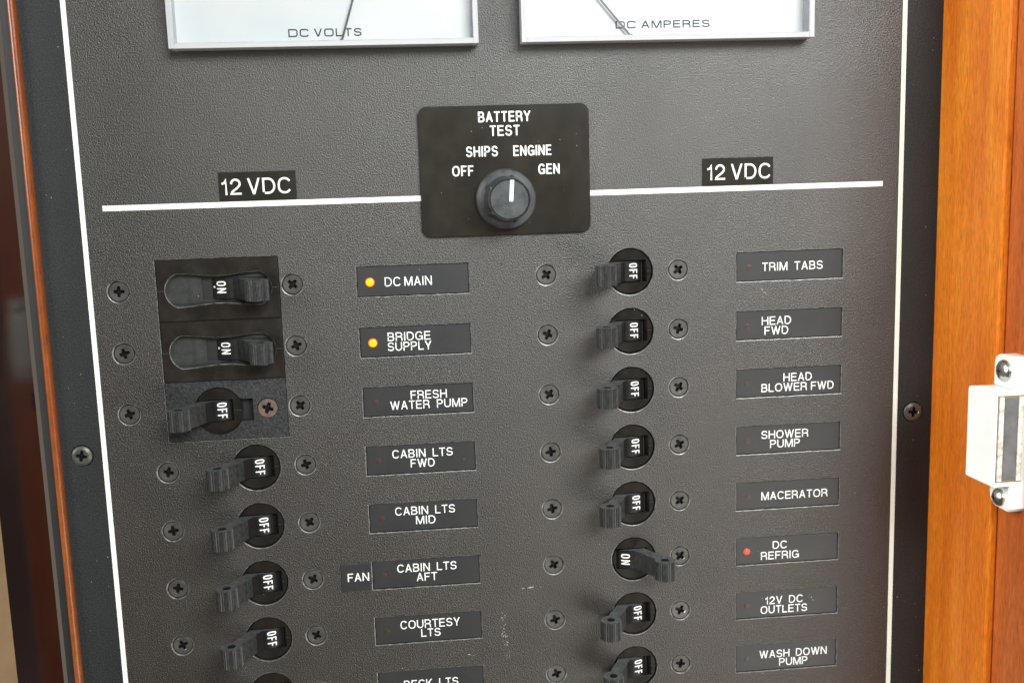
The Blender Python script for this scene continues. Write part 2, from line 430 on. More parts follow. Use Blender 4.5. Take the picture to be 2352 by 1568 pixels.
# ------------------------------------------------------------------ layout (mm, row pitch 19.05)
PITCH = 19.05
XB = [-130.7, -120.3, 0.0]
NAMES_L = ['DC MAIN', 'BRIDGE SUPPLY', 'FRESH WATER PUMP', 'CABIN LTS FWD', 'CABIN LTS MID', 'CABIN LTS AFT', 'COURTESY LTS', 'DECK LTS']
NAMES_R = ['TRIM TABS', 'HEAD FWD', 'HEAD BLOWER FWD', 'SHOWER PUMP', 'MACERATOR', 'DC REFRIG', '12V DC OUTLETS', 'WASH DOWN PUMP']
row = lambda k: -PITCH * k
screw_sites = []      # x, z, label
for k in range(8):
    nm = NAMES_L[k]
    screw_sites.append((-157.74 if k < 3 else -147.56, row(k) - 0.1, 'black cross-head screw left of the %s breaker' % nm, 'black'))
    screw_sites.append((-105.19 - (0.5 if k < 3 else -0.15), row(k) + 0.1, 'black cross-head screw between the %s breaker and its label' % nm, 'black'))
for k in range(8):
    nm = NAMES_R[k]
    screw_sites.append((-26.83, row(k) - 0.25 * (k > 1), 'black cross-head screw left of the %s breaker' % nm, 'black'))
    screw_sites.append((15.58, row(k), ('black cross-head screw right of the %s breaker' % nm) if nm != 'DC REFRIG' else 'black screw partly hidden behind the switched-on DC REFRIG handle', 'black'))
LABEL_W = [(-86.05, -51.3, NAMES_L), (34.7, 69.95, NAMES_R)]

# ------------------------------------------------------------------ main panel
panel = thing('breaker_panel', 'large black textured electrical panel with white border lines filling the view', 'electrical panel')
X0, X1, Z0, Z1 = -165.35, 87.75, -172.0, 160.0
holes = []; walls = MB(); wm = []
face = MB()
def hole(loop, bev, depth, floor=None):
    """countersunk opening: chamfer then straight wall"""
    outer = grow(loop, bev); mid = grow(loop, bev * 0.4)
    holes.append(outer)
    n0 = len(walls.f)
    walls.wall(outer, 0.0, bev * 0.22, mid); walls.wall(mid, bev * 0.22, bev * 0.8, loop)
    wm.extend([1] * (len(walls.f) - n0)); n0 = len(walls.f)
    walls.wall(loop, bev * 0.8, depth)
    wm.extend([2] * (len(walls.f) - n0))
for x, z, *_ in screw_sites: hole(circ(x, z, 3.16, 36), 0.36, 1.2)
for k in range(3, 8): hole(circ(XB[1], row(k), 7.42, 64), 0.24, 1.8)
for k in range(8): hole(circ(XB[2], row(k), 7.42, 64), 0.24, 1.8)
hole(rough_rect(-146.5, -109.55, -47.7, 9.05, 3, 0.03), 0.16, 1.5)
for xa, xb, nm in LABEL_W:
    for k in range(8): hole(rough_rect(xa, xb, row(k) - 4.72, row(k) + 4.72, 1.1, 0.055), 0.22, 0.75)
outer = rect(X0, X1, Z0, Z1)
face.poly_face([outer] + holes, 0.0)
off = len(face.v); nf = len(face.f)
face.v += walls.v; face.f += [[i + off for i in q] for q in walls.f]; face.s += walls.s
face.wall(outer, 0.0, 2.0)
fp = face.build('face_plate', M['panel'], panel, mats=([M['worn'], M['frame']], [0] * nf + wm + [0] * (len(face.f) - nf - len(wm))))
# dark outer frame strips with their two screw holes
for xs, hx in (((-179.2, -166.95), -173.0), ((89.5, 101.35), 94.9)):
    fr = MB()
    o = rect(xs[0], xs[1], Z0, Z1); h = circ(hx, -50.4, 3.3, 36); hg = grow(h, 0.2)
    fr.poly_face([o, hg], 0.0); fr.wall(hg, 0.0, 0.2, h); fr.wall(h, 0.2, 1.2); fr.wall(o, 0.0, 2.5)
    fr.build('frame', M['frame'], panel)
MB().box(-185, 104, 2.6, 3.4, Z0, Z1).build('back_plate', M['dark'], panel)
for xa, xb in ((-166.95, -165.5), (88.0, 89.5)):
    MB().box(xa, xb, -0.06, 1.5, Z0, Z1).build('border_line', M['line'], panel)
for xa, xb in ((-160.2, -64.9), (-12.5, 82.7)):
    MB().box(xa, xb, -0.05, -0.005, 24.2, 25.85).build('divider_line', M['line'], panel)
# scuffs and dust
sc_m = M['scuff'] = mottled('pale_scuff', (0.20, 0.195, 0.18), (0.42, 0.41, 0.39), 900, 0.7)
def flake(mb, x, z, r, sx=1.0, ang=0.0, y=-0.035):
    n = 6; pts = []
    for i in range(n):
        a = 2 * math.pi * i / n; q = r * random.uniform(0.5, 1.1)
        px, pz = q * math.cos(a) * sx, q * math.sin(a)
        pts.append((x + px * math.cos(ang) - pz * math.sin(ang), y, z + px * math.sin(ang) + pz * math.cos(ang)))
    mb.add(pts, [list(range(n))])
s = MB()
for x, z, r, sx, a in ((-34.5, -102.7, 0.32, 5.0, 0.12), (-37.2, -102.9, 0.22, 2.2, 0.0), (-31.2, -102.75, 0.12, 4, 0.03)): flake(s, x, z, r, sx, a)
s.build('scuff', sc_m, panel)
s = MB()
for i in range(46):
    t = random.random(); flake(s, -44.6 + 1.6 * t + random.gauss(0, 0.55), -109 - 18 * t + random.gauss(0, 0.6), random.uniform(0.07, 0.2), random.uniform(1, 2.2), 1.5 + random.gauss(0, .3))
s.build('scuff', sc_m, panel)
s = MB(); flake(s, -55.6, -124.6, 0.13, 6, -0.1); flake(s, -54.3, -124.9, 0.1, 5, -0.2); s.build('scuff', sc_m, panel)
s = MB(); flake(s, 43.0, -7.3, 0.16, 4, -0.9); flake(s, 44.1, -8.6, 0.13, 5, -0.9); s.build('scuff', sc_m, panel)
s = MB()
for i in range(260):
    x = random.uniform(-164, 87); z = random.uniform(-150, 85)
    flake(s, x, z, random.choice([0.06, 0.08, 0.1, 0.14]), random.uniform(1, 1.8), random.uniform(0, 3), -0.03)
for i in range(40):
    flake(s, random.uniform(-178.5, -167.5) if i % 2 else random.uniform(90, 101), random.uniform(-150, 85), random.choice([0.07, 0.1, 0.15]), 1.4, 1)
for i in range(14): flake(s, -173.2 + random.gauss(0, 1.3), -137 + random.gauss(0, 1.8), random.uniform(0.1, 0.4), 2, 1.1)
d = s.build('dust', sc_m, panel); d['kind'] = 'stuff'

# ------------------------------------------------------------------ screws
def screw_mesh(name, R, dome, mat, cs=1.0):
    """flat cross-head screw: rim, head with a real cross-shaped recess"""
    mb = MB(); n = 36
    w, l = 0.42 * cs, 1.62 * cs
    cross = [(l, w), (w * 1.35, w * 1.35), (w, l), (-w, l), (-w * 1.35, w * 1.35), (-l, w), (-l, -w), (-w * 1.35, -w * 1.35), (-w, -l), (w, -l), (w * 1.35, -w * 1.35), (l, -w)]
    mid = circ(0, 0, R * 0.72, n)
    y0 = -dome
    mb.poly_face([mid, cross], y0)
    edge = circ(0, 0, R - 0.12, n); rim = circ(0, 0, R, n)
    mb.wall(mid, y0, y0 * 0.35, edge, True); mb.wall(edge, y0 * 0.35, y0 * 0.35 + 0.12, rim, True); mb.wall(rim, y0 * 0.35 + 0.12, 1.6)
    inner = [(x * 0.62, z * 0.62) for x, z in cross]; lip = [(x * 0.93, z * 0.93) for x, z in cross]
    n1 = len(mb.f); mb.wall(cross, y0, y0 + 0.14 * cs, lip); nf = len(mb.f)
    mb.wall(lip, y0 + 0.14 * cs, y0 + 1.3 * cs, inner)
    mb.poly_face([inner], y0 + 1.3 * cs)
    me_o = mb.build(name, mat, mats=([M['drum'], M['worn_metal']], [0] * n1 + [2] * (nf - n1) + [1] * (len(mb.f) - nf)))  # recess walls near black as painted shade, lip bright as painted glint
    return me_o
proto = screw_mesh('panel_screw', 2.95, 0.0, M['screw'], 1.08)
proto['category'] = 'screw'
pm = proto.data
for i, (x, z, lab, kind) in enumerate(screw_sites):
    o = proto if i == 0 else proto.copy()
    if i: COL.objects.link(o)
    o.location = (x * MM, random.uniform(0.1, 0.3) * MM, z * MM)
    o.rotation_euler = (random.gauss(0, 0.02), random.uniform(0, math.pi / 2), random.gauss(0, 0.02))
    tag(o, lab, 'screw', 'cross-head screws holding the breakers')
rs = screw_mesh('panel_screw', 3.0, 0.0, M['screw_rust'], 1.15)
rs.location = (-115.6 * MM, -0.35 * MM, -38.2 * MM); rs.rotation_euler = (0, 0.35, 0)
tag(rs, 'rusty tan cross-head screw in the black cover over the FRESH WATER PUMP breaker', 'screw')
for x, sd in ((-173.0, 'left'), (94.9, 'right')):
    o = screw_mesh('frame_screw', 3.1, 0.55, M['screw'], 1.1)
    o.location = (x * MM, -0.15 * MM, -50.4 * MM); o.rotation_euler = (0, 0.2 if x < 0 else 0.12, 0)
    tag(o, 'domed black screw alone in the dark frame strip at the %s edge of the panel' % sd, 'screw', 'screws in the outer frame')

# ------------------------------------------------------------------ circuit breakers
PX, PY, PR = -0.95, 5.6, 6.0       # pivot of the toggle relative to the hole centre
def drum(u, z, y, py=PY, R=PR):      # u = distance round the drum (mm), 0 facing the viewer
    a = u / R; r = R + 0.04 - y
    return (PX + r * math.sin(a), py - r * math.cos(a), z)
def toggle(side, parent, px=PX, hr=3.25, deg=28.5, L=18.6, PY=PY, PR=PR):
    """toggle profile extruded upright: drum, flat arm and knurled head with a hole through it"""
    th = math.radians(deg) * side
    dx, dy = math.sin(th), -math.cos(th); nx, ny = -dy, dx        # along arm / across
    hx, hy = px + dx * L, PY + dy * L
    H = 3.1
    prof = []
    # back half and front arc of the drum
    aw = 2.1                                                       # arm half width at the drum
    a_arm = math.asin(aw / PR)
    def dang(a): return (px + PR * math.sin(a), PY - PR * math.cos(a))
    seq = []
    start = th + a_arm; end = th - a_arm + 2 * math.pi
    k = 40
    for i in range(k + 1):
        seq.append(dang(start + (end - start) * i / k))
    # arm towards the head: narrow neck then knurled head
    def loc(s, w): return (px + dx * s + nx * w, PY + dy * s + ny * w)
    seq.append(loc(PR + 2.5, -1.75)); seq.append(loc(L - 6.1, -2.0))
    m = 88; a0 = math.radians(150)
    base_ang = math.atan2(dy, dx)
    for i in range(m + 1):
        a = -a0 + 2 * a0 * i / m
        r = hr + (0.12, 0.12, -0.12, -0.12)[i % 4]
        seq.append((hx + r * math.cos(base_ang + a), hy + r * math.sin(base_ang + a)))
    seq.append(loc(L - 6.1, 2.0)); seq.append(loc(PR + 2.5, 1.75))
    hole_l = circ(hx, hy, 1.3, 20)
    mb = MB()
    to3 = lambda p, z: (p[0], p[1], z)
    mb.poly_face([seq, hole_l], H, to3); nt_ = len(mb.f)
    mb.poly_face([seq, hole_l], -H, to3)
    n = len(seq); nf = len(mb.f)
    mb.add([(p[0], p[1], H) for p in seq] + [(p[0], p[1], -H) for p in seq], [(i, (i + 1) % n, n + (i + 1) % n, n + i) for i in range(n)])
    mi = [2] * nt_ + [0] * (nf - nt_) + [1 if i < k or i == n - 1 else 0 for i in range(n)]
    n = len(hole_l)
    mb.add([(p[0], p[1], H) for p in hole_l] + [(p[0], p[1], -H) for p in hole_l], [(i, (i + 1) % n, n + (i + 1) % n, n + i) for i in range(n)])
    return mb.build('handle', M['handle'], parent, mats=([M['drum'], M['dusty']], mi + [1] * n))  # hole walls coloured near black to stand in for depth shade
def state_print(word, side, parent, px=PX, mark=False, PY=PY, PR=PR):
    """white word on the drum reading downward; u runs across the drum"""
    global_px = px - PX
    mb = MB()
    length = 5.0 if word == 'OFF' else 3.7
    z_top = length / 2 + 0.1
    uc = -side * (2.0 if not mark else 1.5)
    def to3(a, c, y):                                              # a along the word, c up the letter
        p = drum(uc - 1.45 + c, z_top - a, y, PY, PR)
        return (p[0] + global_px, p[1], p[2])
    text(mb, word, 0, length, 0, 2.95, 0.42, -0.03, 'round', gap=0.2, to3=to3, font={**G, 'O': (0.5, [sup(0.5, 0.5, 0.5, 0.5, 0, 360, 28, 0.7)[:-1] + ['c']]), 'F': (0.46, G['F'][1]), 'N': (0.52, G['N'][1])})
    if mark:
        q = [drum(uc - 4.3, 0.45, -0.03, PY, PR), drum(uc - 1.95, 0.45, -0.03, PY, PR), drum(uc - 1.95, -0.1, -0.03, PY, PR), drum(uc - 4.3, -0.1, -0.03, PY, PR)]
        mb.add([(a + global_px, b, c) for a, b, c in q], [(0, 1, 2, 3)])
    mb.keep = True
    return mb.build('state_print', M['print'], parent)
def bezel(parent, side, R=7.12):
    """round black bezel with the rectangular toggle slot and a seam on its free side"""
    mb = MB(); n = 64; y = 0.55
    slot = rect(-6.3, 5.4, -3.45, 3.45) if side < 0 else rect(-5.9, 4.6, -3.45, 3.45)
    out = circ(0, 0, R - 0.22, n); rim = circ(0, 0, R, n)
    slg = grow(slot, 0.13)
    mb.poly_face([out, slg], y); mb.wall(slg, y, y + 0.1, slot); mb.wall(out, y, y + 0.25, rim, True); mb.wall(rim, y + 0.25, 2.4)
    sx0, sx1 = min(p[0] for p in slot), max(p[0] for p in slot)
    inner = rect(sx0 + 1.6, sx1 - 1.6, -3.2, 3.2)
    mb.wall(slot, y + 0.1, y + 3.2, inner)
    o = mb.build('bezel', M['bezel'], parent)
    # seam
    s = MB()
    if side < 0: s.box(sx1 + 0.05, R - 0.3, y - 0.02, y + 0.3, -0.09, 0.0)
    if s.v: s.build('seam', M['knob'], parent)
    return o
def make_breaker(side, label):
    t = thing('circuit_breaker', label, 'circuit breaker', (0, 0, 0))
    bezel(t, side); toggle(side, t); state_print('OFF' if side < 0 else 'ON', side, t)
    MB().box(-6.8, 6.8, 9.5, 10, -3.6, 3.6).build('housing', M['dark'], t)
    return t
b_off = make_breaker(-1, 'x'); used = False
for xb, ks, nms, sd in ((XB[1], range(3, 8), NAMES_L, 'left'), (XB[2], range(8), NAMES_R, 'right')):
    for k in ks:
        lab = 'black toggle breaker switched OFF beside the %s label' % nms[k]
        if xb == 0.0 and k == 5:
            t = make_breaker(1, 'black toggle breaker switched ON beside the DC REFRIG label, handle to the right')
            t['group'] = 'round toggle breakers in the columns'; t.location = (0, 0, row(5) * MM); continue
        if not used:
            b_off.location = (xb * MM, 0, row(k) * MM); b_off['label'] = lab; b_off['group'] = 'round toggle breakers in the columns'; used = True
        else: dup(b_off, (xb, 0, row(k)), lab, 'round toggle breakers in the columns')

for o in list(COL.objects):
    if o.name.startswith('handle') and o.parent and o.parent.name.startswith('circuit_breaker'):
        a = math.radians(random.uniform(-1.3, 1.3)); o.rotation_euler = (0, 0, a)
        for q in kids(o.parent):
            if q.name.startswith('state_print'): q.rotation_euler = (0, 0, a)

# guarded main breakers: brown-black plate with a peanut-shaped finger recess
def peanut(cx, cz, a=10.6, r=5.35, wst=4.1, e=0.0, n=16):
    r += e; wst += e; out = []
    # right lobe, waist, left lobe, waist
    for i in range(n + 1):
        t = math.radians(-70 + 140 * i / n); out.append((cx + a + r * math.cos(t), cz + r * math.sin(t)))
    def waist(sx, sgn):
        res = []
        x1 = a + r * math.cos(math.radians(70)); z1 = r * math.sin(math.radians(70))
        for i in range(1, 14):
            u = i / 14; x = x1 * (1 - 2 * u) * sx
            res.append((cx + x, cz + sgn * (wst + (z1 - wst) * (0.5 - 0.5 * math.cos(math.pi * min(1, abs(1 - 2 * u)))))))
        return res
    out += waist(1, 1)
    for i in range(n + 1):
        t = math.radians(110 + 140 * i / n); out.append((cx - a + r * math.cos(t), cz + r * math.sin(t)))
    out += waist(-1, -1)
    return out
def guarded(k, label):
    t = thing('guarded_breaker', label, 'circuit breaker', (0, 0, row(k)), 'guarded main breakers')
    X = (-146.35, -109.7); zt = 8.95 if k == 0 else 8.98; zb = -9.3 - 0.65 if k == 0 else -9.75
    cz = -0.5; cx = -128.0
    pn = peanut(cx, cz); png = grow(pn, 0.22)
    pl = MB(); o = rect(X[0], X[1], zb, zt); og = grow(o, -0.25)
    pl.poly_face([og, png], -0.25); pl.wall(og, -0.25, -0.05, o); pl.wall(o, -0.05, 2.0)
    nf = len(pl.f)
    pl.wall(png, -0.25, 0.0, pn, True); pl.wall(pn, 0.0, 2.1, grow(pn, -0.7), True)
    slot = rect(-133.4, -113.0, cz - 3.3, cz + 3.3)
    pl.poly_face([grow(pn, -0.7), slot], 2.1); pl.wall(slot, 2.1, 4.5)
    pl.build('guard_plate', M['guard'], t, mats=([M['recess'], M['worn']], [0] * nf + [2] * len(pn) + [1] * (len(pl.f) - nf - len(pn))))  # pale ring on the recess lip paints in its highlight
    for a, b, y_ in ((X[0] + 0.1, cx - 10.6 - 5.6, -0.27), (cx + 10.6 + 5.6, X[1] - 0.1, -0.27), (cx - 10.6 - 4.6, -133.5, 2.07)):
        MB().box(a, b, y_, y_ + 0.15, cz - 0.06, cz + 0.07).build('seam', M['knob'], t)
    px = -125.9
    h = toggle(1, t, px, 3.45, 32.5, 19.8, 7.6, 7.6); h.location = (0, 0.0012, cz * MM)
    pr = state_print('ON', 1, t, px, True, 7.6, 7.6); pr.location = (0, 0.0012, (cz + 0.4) * MM)
    MB().box(-134.5, -112.5, 17.5, 18, -5, 4.5).build('housing', M['dark'], t)
    return t
guarded(0, 'brown-black guarded breaker switched ON left of the DC MAIN label, top of its column')
guarded(1, 'brown-black guarded breaker switched ON left of the BRIDGE SUPPLY label')

# third one: textured cover plate with a round opening, an L-shaped notch and a rusty screw
t = thing('covered_breaker', 'black covered breaker switched OFF beside the FRESH WATER PUMP label', 'circuit breaker', (0, 0, row(2)))
cz = -0.3; cx = -130.6
o = rect(-146.4, -109.65, -9.55, 9.2)
# opening = circle joined with a rectangular notch to the right
op = []
for i in range(61):
    a = math.radians(28 + (332 - 28) * i / 60); op.append((cx + 7.45 * math.cos(a), cz + 7.45 * math.sin(a)))
op = [(-120.1, cz + 3.5)] + op + [(-120.1, cz - 3.5)]
sh = circ(-115.6, 0.0, 3.15, 30)
mb = MB(); og = grow(o, -0.2); shg = grow(sh, 0.1); opg = grow(op, 0.12)
mb.poly_face([og, opg, shg], -0.3); mb.wall(og, -0.3, -0.1, o); mb.wall(o, -0.1, 2.0)
mb.wall(opg, -0.3, -0.15, op); mb.wall(op, -0.15, 2.4); mb.wall(shg, -0.3, -0.2, sh); mb.wall(sh, -0.2, 1.2)
mb.build('cover_plate', M['cover'], t)
mb = MB(); bz = circ(cx, cz, 7.3, 60); sl = rect(cx - 7.0, cx + 5.6, cz - 3.45, cz + 3.45)
mb.poly_face([bz, rect(cx - 6.3, cx + 4.4, cz - 3.4, cz + 3.4)], 0.5); mb.wall(bz, 0.5, 2.4)
mb.wall(rect(cx - 6.3, cx + 4.4, cz - 3.4, cz + 3.4), 0.5, 3.5, rect(cx - 5, cx + 3.0, cz - 3.2, cz + 3.2))
mb.build('bezel', M['bezel'], t)
MB().box(cx + 4.6, cx + 7.0, 0.44, 0.7, cz - 0.1, cz + 0.0).build('seam', M['knob'], t)
px = cx - 0.95
h = toggle(-1, t, px); h.location = (0, 0, cz * MM)
pr = state_print('OFF', -1, t, px); pr.location = (0, 0, cz * MM)
MB().box(-140, -119, 9.5, 10, -4.5, 4).build('housing', M['dark'], t)

# ------------------------------------------------------------------ recessed label plates
def led(parent, x, z, kind):
    y = 0.40
    if kind == 'yellow':
        ring = MB(); r0 = circ(0, 0, 1.42, 28); r1 = circ(0, 0, 1.18, 28); ring.wall(r0, y, y - 0.3, r1, True)
        r = ring.build('led', M['led_ring'], parent, (x, 0, z))
        c = MB(); a = circ(0, 0, 1.18, 28); b = circ(0, 0, 0.6, 28); c.wall(a, y - 0.3, y - 0.5, b, True); c.poly_face([b], y - 0.5)
        c.build('lens', M['led_core'], r)
    elif kind == 'red':
        c = MB(); a = circ(0, 0, 1.1, 24); b = circ(0, 0, 0.5, 24); c.wall(a, y - 0.01, y - 0.2, b, True); c.poly_face([b], y - 0.2)
        c.build('led', M['led_red'], parent, (x, 0, z))
    else:
        c = MB(); a = circ(0, 0, 0.95, 20); b = circ(0, 0, 0.5, 20); c.wall(a, y, y - 0.06, b, True); c.poly_face([b], y - 0.06)
        c.build('led', M['led_off'], parent, (x, 0, z))
def label_plate(x0, x1, k, words, ledx, ledk, label):
    z = row(k)
    t = thing('label_plate', label, 'label plate', (0, 0, z), 'recessed name plates beside the breakers')
    mb = MB(); o = rect(x0 + 0.1, x1 - 0.1, -4.6, 4.6); og = grow(o, -0.12)
    mb.poly_face([og], 0.42); mb.wall(og, 0.42, 0.52, o); mb.wall(o, 0.52, 0.8)
    mb.build('plate', M['plate'], t)
    tx = MB()
    for s, a, b, zb, ch in words: text(tx, s, a, b, zb - z, ch, 0.34, 0.40, 'square')
    tx.keep = True
    tx.build('lettering', M['print'], t)
    led(t, ledx, -0.2, ledk)
    return t
LA, LB = -86.05, -51.3
H = 2.72
label_plate(LA, LB, 0, [('DC', -77.45, -72.5, -1.73, 2.85), ('MAIN', -71.35, -62.82, -1.73, 2.85)], -82.0, 'yellow', 'recessed DC MAIN name plate with its lamp glowing yellow')
label_plate(LA, LB, 1, [('BRIDGE', -77.4, -64.0, -18.95, H), ('SUPPLY', -77.5, -63.8, -22.07, H)], -82.05, 'yellow', 'recessed BRIDGE SUPPLY name plate with its lamp glowing yellow')
label_plate(LA, LB, 2, [('FRESH', -71.05, -59.6, -37.8, H), ('WATER', -77.6, -65.2, -40.93, H), ('PUMP', -62.9, -53.18, -40.93, H)], -82.1, 'off', 'recessed FRESH WATER PUMP name plate, lamp unlit')
label_plate(LA, LB, 3, [('CABIN  LTS', -77.75, -58.5, -56.75, H), ('FWD', -72.05, -64.38, -60.02, H)], -82.2, 'off', 'recessed CABIN LTS FWD name plate, lamp unlit')
label_plate(LA, LB, 4, [('CABIN  LTS', -77.75, -58.5, -75.68, H), ('MID', -71.2, -64.94, -78.94, H)], -82.1, 'off', 'recessed CABIN LTS MID name plate, lamp unlit')
label_plate(LA, LB, 5, [('CABIN  LTS', -78.0, -58.76, -94.88, H), ('AFT', -71.85, -65.18, -98.15, H)], -82.4, 'off', 'recessed CABIN LTS AFT name plate, FAN tag at its left')
label_plate(LA, LB, 6, [('COURTESY', -77.85, -58.42, -114.3, 2.85), ('LTS', -71.2, -64.89, -117.37, H)], -82.3, 'off', 'recessed COURTESY LTS name plate, lamp unlit')
label_plate(LA, LB, 7, [('DECK  LTS', -77.65, -59.74, -134.95, H)], -82.3, 'off', 'recessed DECK LTS name plate cut off by the bottom edge')
RA, RB = 34.7, 69.95
label_plate(RA, RB, 0, [('TRIM  TABS', 43.2, 63.35, -1.6, H)], 38.9, 'off', 'recessed TRIM TABS name plate, top of the right column')
label_plate(RA, RB, 1, [('HEAD', 43.2, 52.99, -19.13, H), ('FWD', 44.14, 52.05, -22.34, H)], 38.5, 'off', 'recessed HEAD FWD name plate below TRIM TABS')
label_plate(RA, RB, 2, [('HEAD', 50.59, 60.2, -38.05, H), ('BLOWER', 43.18, 58.56, -41.28, H), ('FWD', 59.95, 67.65, -41.28, H)], 38.3, 'off', 'recessed HEAD BLOWER FWD name plate in the right column')
label_plate(RA, RB, 3, [('SHOWER', 43.27, 59.22, -57.0, H), ('PUMP', 46.25, 56.38, -60.2, H)], 38.4, 'off', 'recessed SHOWER PUMP name plate in the right column')
label_plate(RA, RB, 4, [('MACERATOR', 43.39, 66.1, -77.9, H)], 38.9, 'off', 'recessed MACERATOR name plate with one line of lettering')
label_plate(RA, RB, 5, [('DC', 47.39, 52.36, -95.07, H), ('REFRIG', 43.36, 56.47, -98.65, H)], 38.5, 'red', 'recessed DC REFRIG name plate with its lamp glowing red')
_t6 = label_plate(RA, RB, 6, [('12V  DC', 44.96, 58.12, -114.5, H), ('OUTLETS', 43.37, 59.59, -117.78, H)], 38.5, 'off', 'recessed 12V DC OUTLETS name plate with a small scratch')
_s = MB(); flake(_s, 61.0, 1.2, 0.16, 2.5, 1.0, 0.40); flake(_s, 61.6, 0.3, 0.1, 3, -0.6, 0.40); flake(_s, 60.4, 2.2, 0.09, 2, 0.5, 0.40)
_s.build('scratch', M['scuff'], _t6)
label_plate(RA, RB, 7, [('WASH  DOWN', 43.05, 66.72, -133.75, H), ('PUMP', 49.95, 59.93, -136.88, H)], 38.5, 'off', 'recessed WASH DOWN PUMP name plate, bottom of the right column')

# small FAN tag stuck on the panel
t = thing('label_plate', 'small black FAN tag stuck left of the CABIN LTS AFT name plate', 'label plate', (0, 0, 0))
MB().box(-96.0, -86.45, -0.35, -0.02, -99.85, -90.7, 0.1).build('plate', M['plate'], t)
tx = MB(); text(tx, 'FAN', -93.95, -87.1, -96.6, 2.75, 0.36, -0.37); tx.keep = True; tx.build('lettering', M['print'], t)
# 12 VDC stickers
for x0, x1, z0, z1, a, b, zb, sd in ((-125.7, -102.65, 26.15, 34.65, -124.8, -104.2, 27.88, 'left, below the DC VOLTS meter'), (23.5, 46.4, 26.1, 34.6, 25.05, 45.6, 27.8, 'right, below the DC AMPERES meter')):
    t = thing('label_plate', 'dark brown 12 VDC label at the %s' % sd, 'label plate', (0, 0, 0), '12 VDC labels above the divider line')
    MB().box(x0, x1, -0.3, -0.02, z0, z1, 0.08).build('plate', M['bakelite'], t)
    tx = MB(); text(tx, '12 VDC', a, b, zb, 4.85, 0.61, -0.32, space=0.34, gap=0.13); tx.keep = True; tx.build('lettering', M['print'], t)

# ------------------------------------------------------------------ battery test selector
t = thing('selector_switch', 'BATTERY TEST rotary selector with brown-black plate and round ribbed knob', 'rotary switch', (0, 0, 0))
o = rrect(-65.0, -12.5, 13.0, 52.45, 2.6, 6); og = grow(o, -0.18)
mb = MB(); mb.poly_face([og], -1.1); mb.wall(og, -1.1, -0.95, o, True); mb.wall(o, -0.95, 0.02)
mb.build('plate', M['bakelite'], t)
tx = MB()
for s, a, b, zb in (('BATTERY', -46.7, -30.6, 47.4), ('TEST', -43.25, -34.0, 43.2), ('SHIPS', -50.75, -40.95, 37.07), ('ENGINE', -36.2, -24.35, 37.0), ('OFF', -55.2, -48.6, 31.35), ('GEN', -28.6, -21.95, 31.25)):
    text(tx, s, a, b, zb, 3.2, 0.50, -1.13, 'round', gap=0.13)
tx.keep = True; tx.build('lettering', M['print'], t)
ds = MB()
for i in range(16): flake(ds, random.uniform(-63, -15), random.uniform(15, 50), random.choice([0.07, 0.09, 0.13]), 1.5, random.uniform(0, 3), -1.125)
dd = ds.build('dust', M['scuff'], t); dd['kind'] = 'stuff'
# knob: wide skirt, ribbed wall, flat cap with pointer
kc = (-39.0, 24.0)
kn = MB()
prof = [(9.2, -1.1), (9.3, -1.6), (9.25, -2.6), (8.9, -3.1), (7.9, -3.6), (7.0, -4.0)]
n = 60
for (r0, y0), (r1, y1) in zip(prof, prof[1:]):
    kn.wall(circ(kc[0], kc[1], r0, n), y0, y1, circ(kc[0], kc[1], r1, n), True)
n2 = 80
def gear(r, d): return [(kc[0] + (r + (d if (i // 2) % 8 == 0 else 0)) * math.cos(2 * math.pi * i / n2), kc[1] + (r + (d if (i // 2) % 8 == 0 else 0)) * math.sin(2 * math.pi * i / n2)) for i in range(n2)]
kn.wall(gear(7.05, 0.55), -3.9, -13.3, gear(6.35, 0.3)); kn.wall(gear(6.35, 0.3), -13.3, -13.8, circ(kc[0], kc[1], 6.1, n2))
knob = kn.build('knob', M['knob'], t)
c = MB(); c.wall(circ(kc[0], kc[1], 6.1, 60), -13.8, -13.5, circ(kc[0], kc[1], 5.85, 60)); c.wall(circ(kc[0], kc[1], 5.85, 60), -13.5, -14.05, circ(kc[0], kc[1], 5.6, 60), True); c.poly_face([circ(kc[0], kc[1], 5.6, 60)], -14.05)
c.build('cap', M['knob'], knob)
p = MB()
dx, dz = -38.06 + 38.53, 29.7 - 23.42; l = math.hypot(dx, dz); ux, uz = dx / l, dz / l; w = 0.58
a = (-38.53, 23.42); b = (a[0] + ux * l, a[1] + uz * l)
q = [(a[0] + uz * w, a[1] - ux * w), (b[0] + uz * w, b[1] - ux * w), (b[0] - uz * w, b[1] + ux * w), (a[0] - uz * w, a[1] + ux * w)]
p.poly_face([q], -14.12); p.wall(q, -14.12, -14.0); p.build('pointer', M['line'], knob)

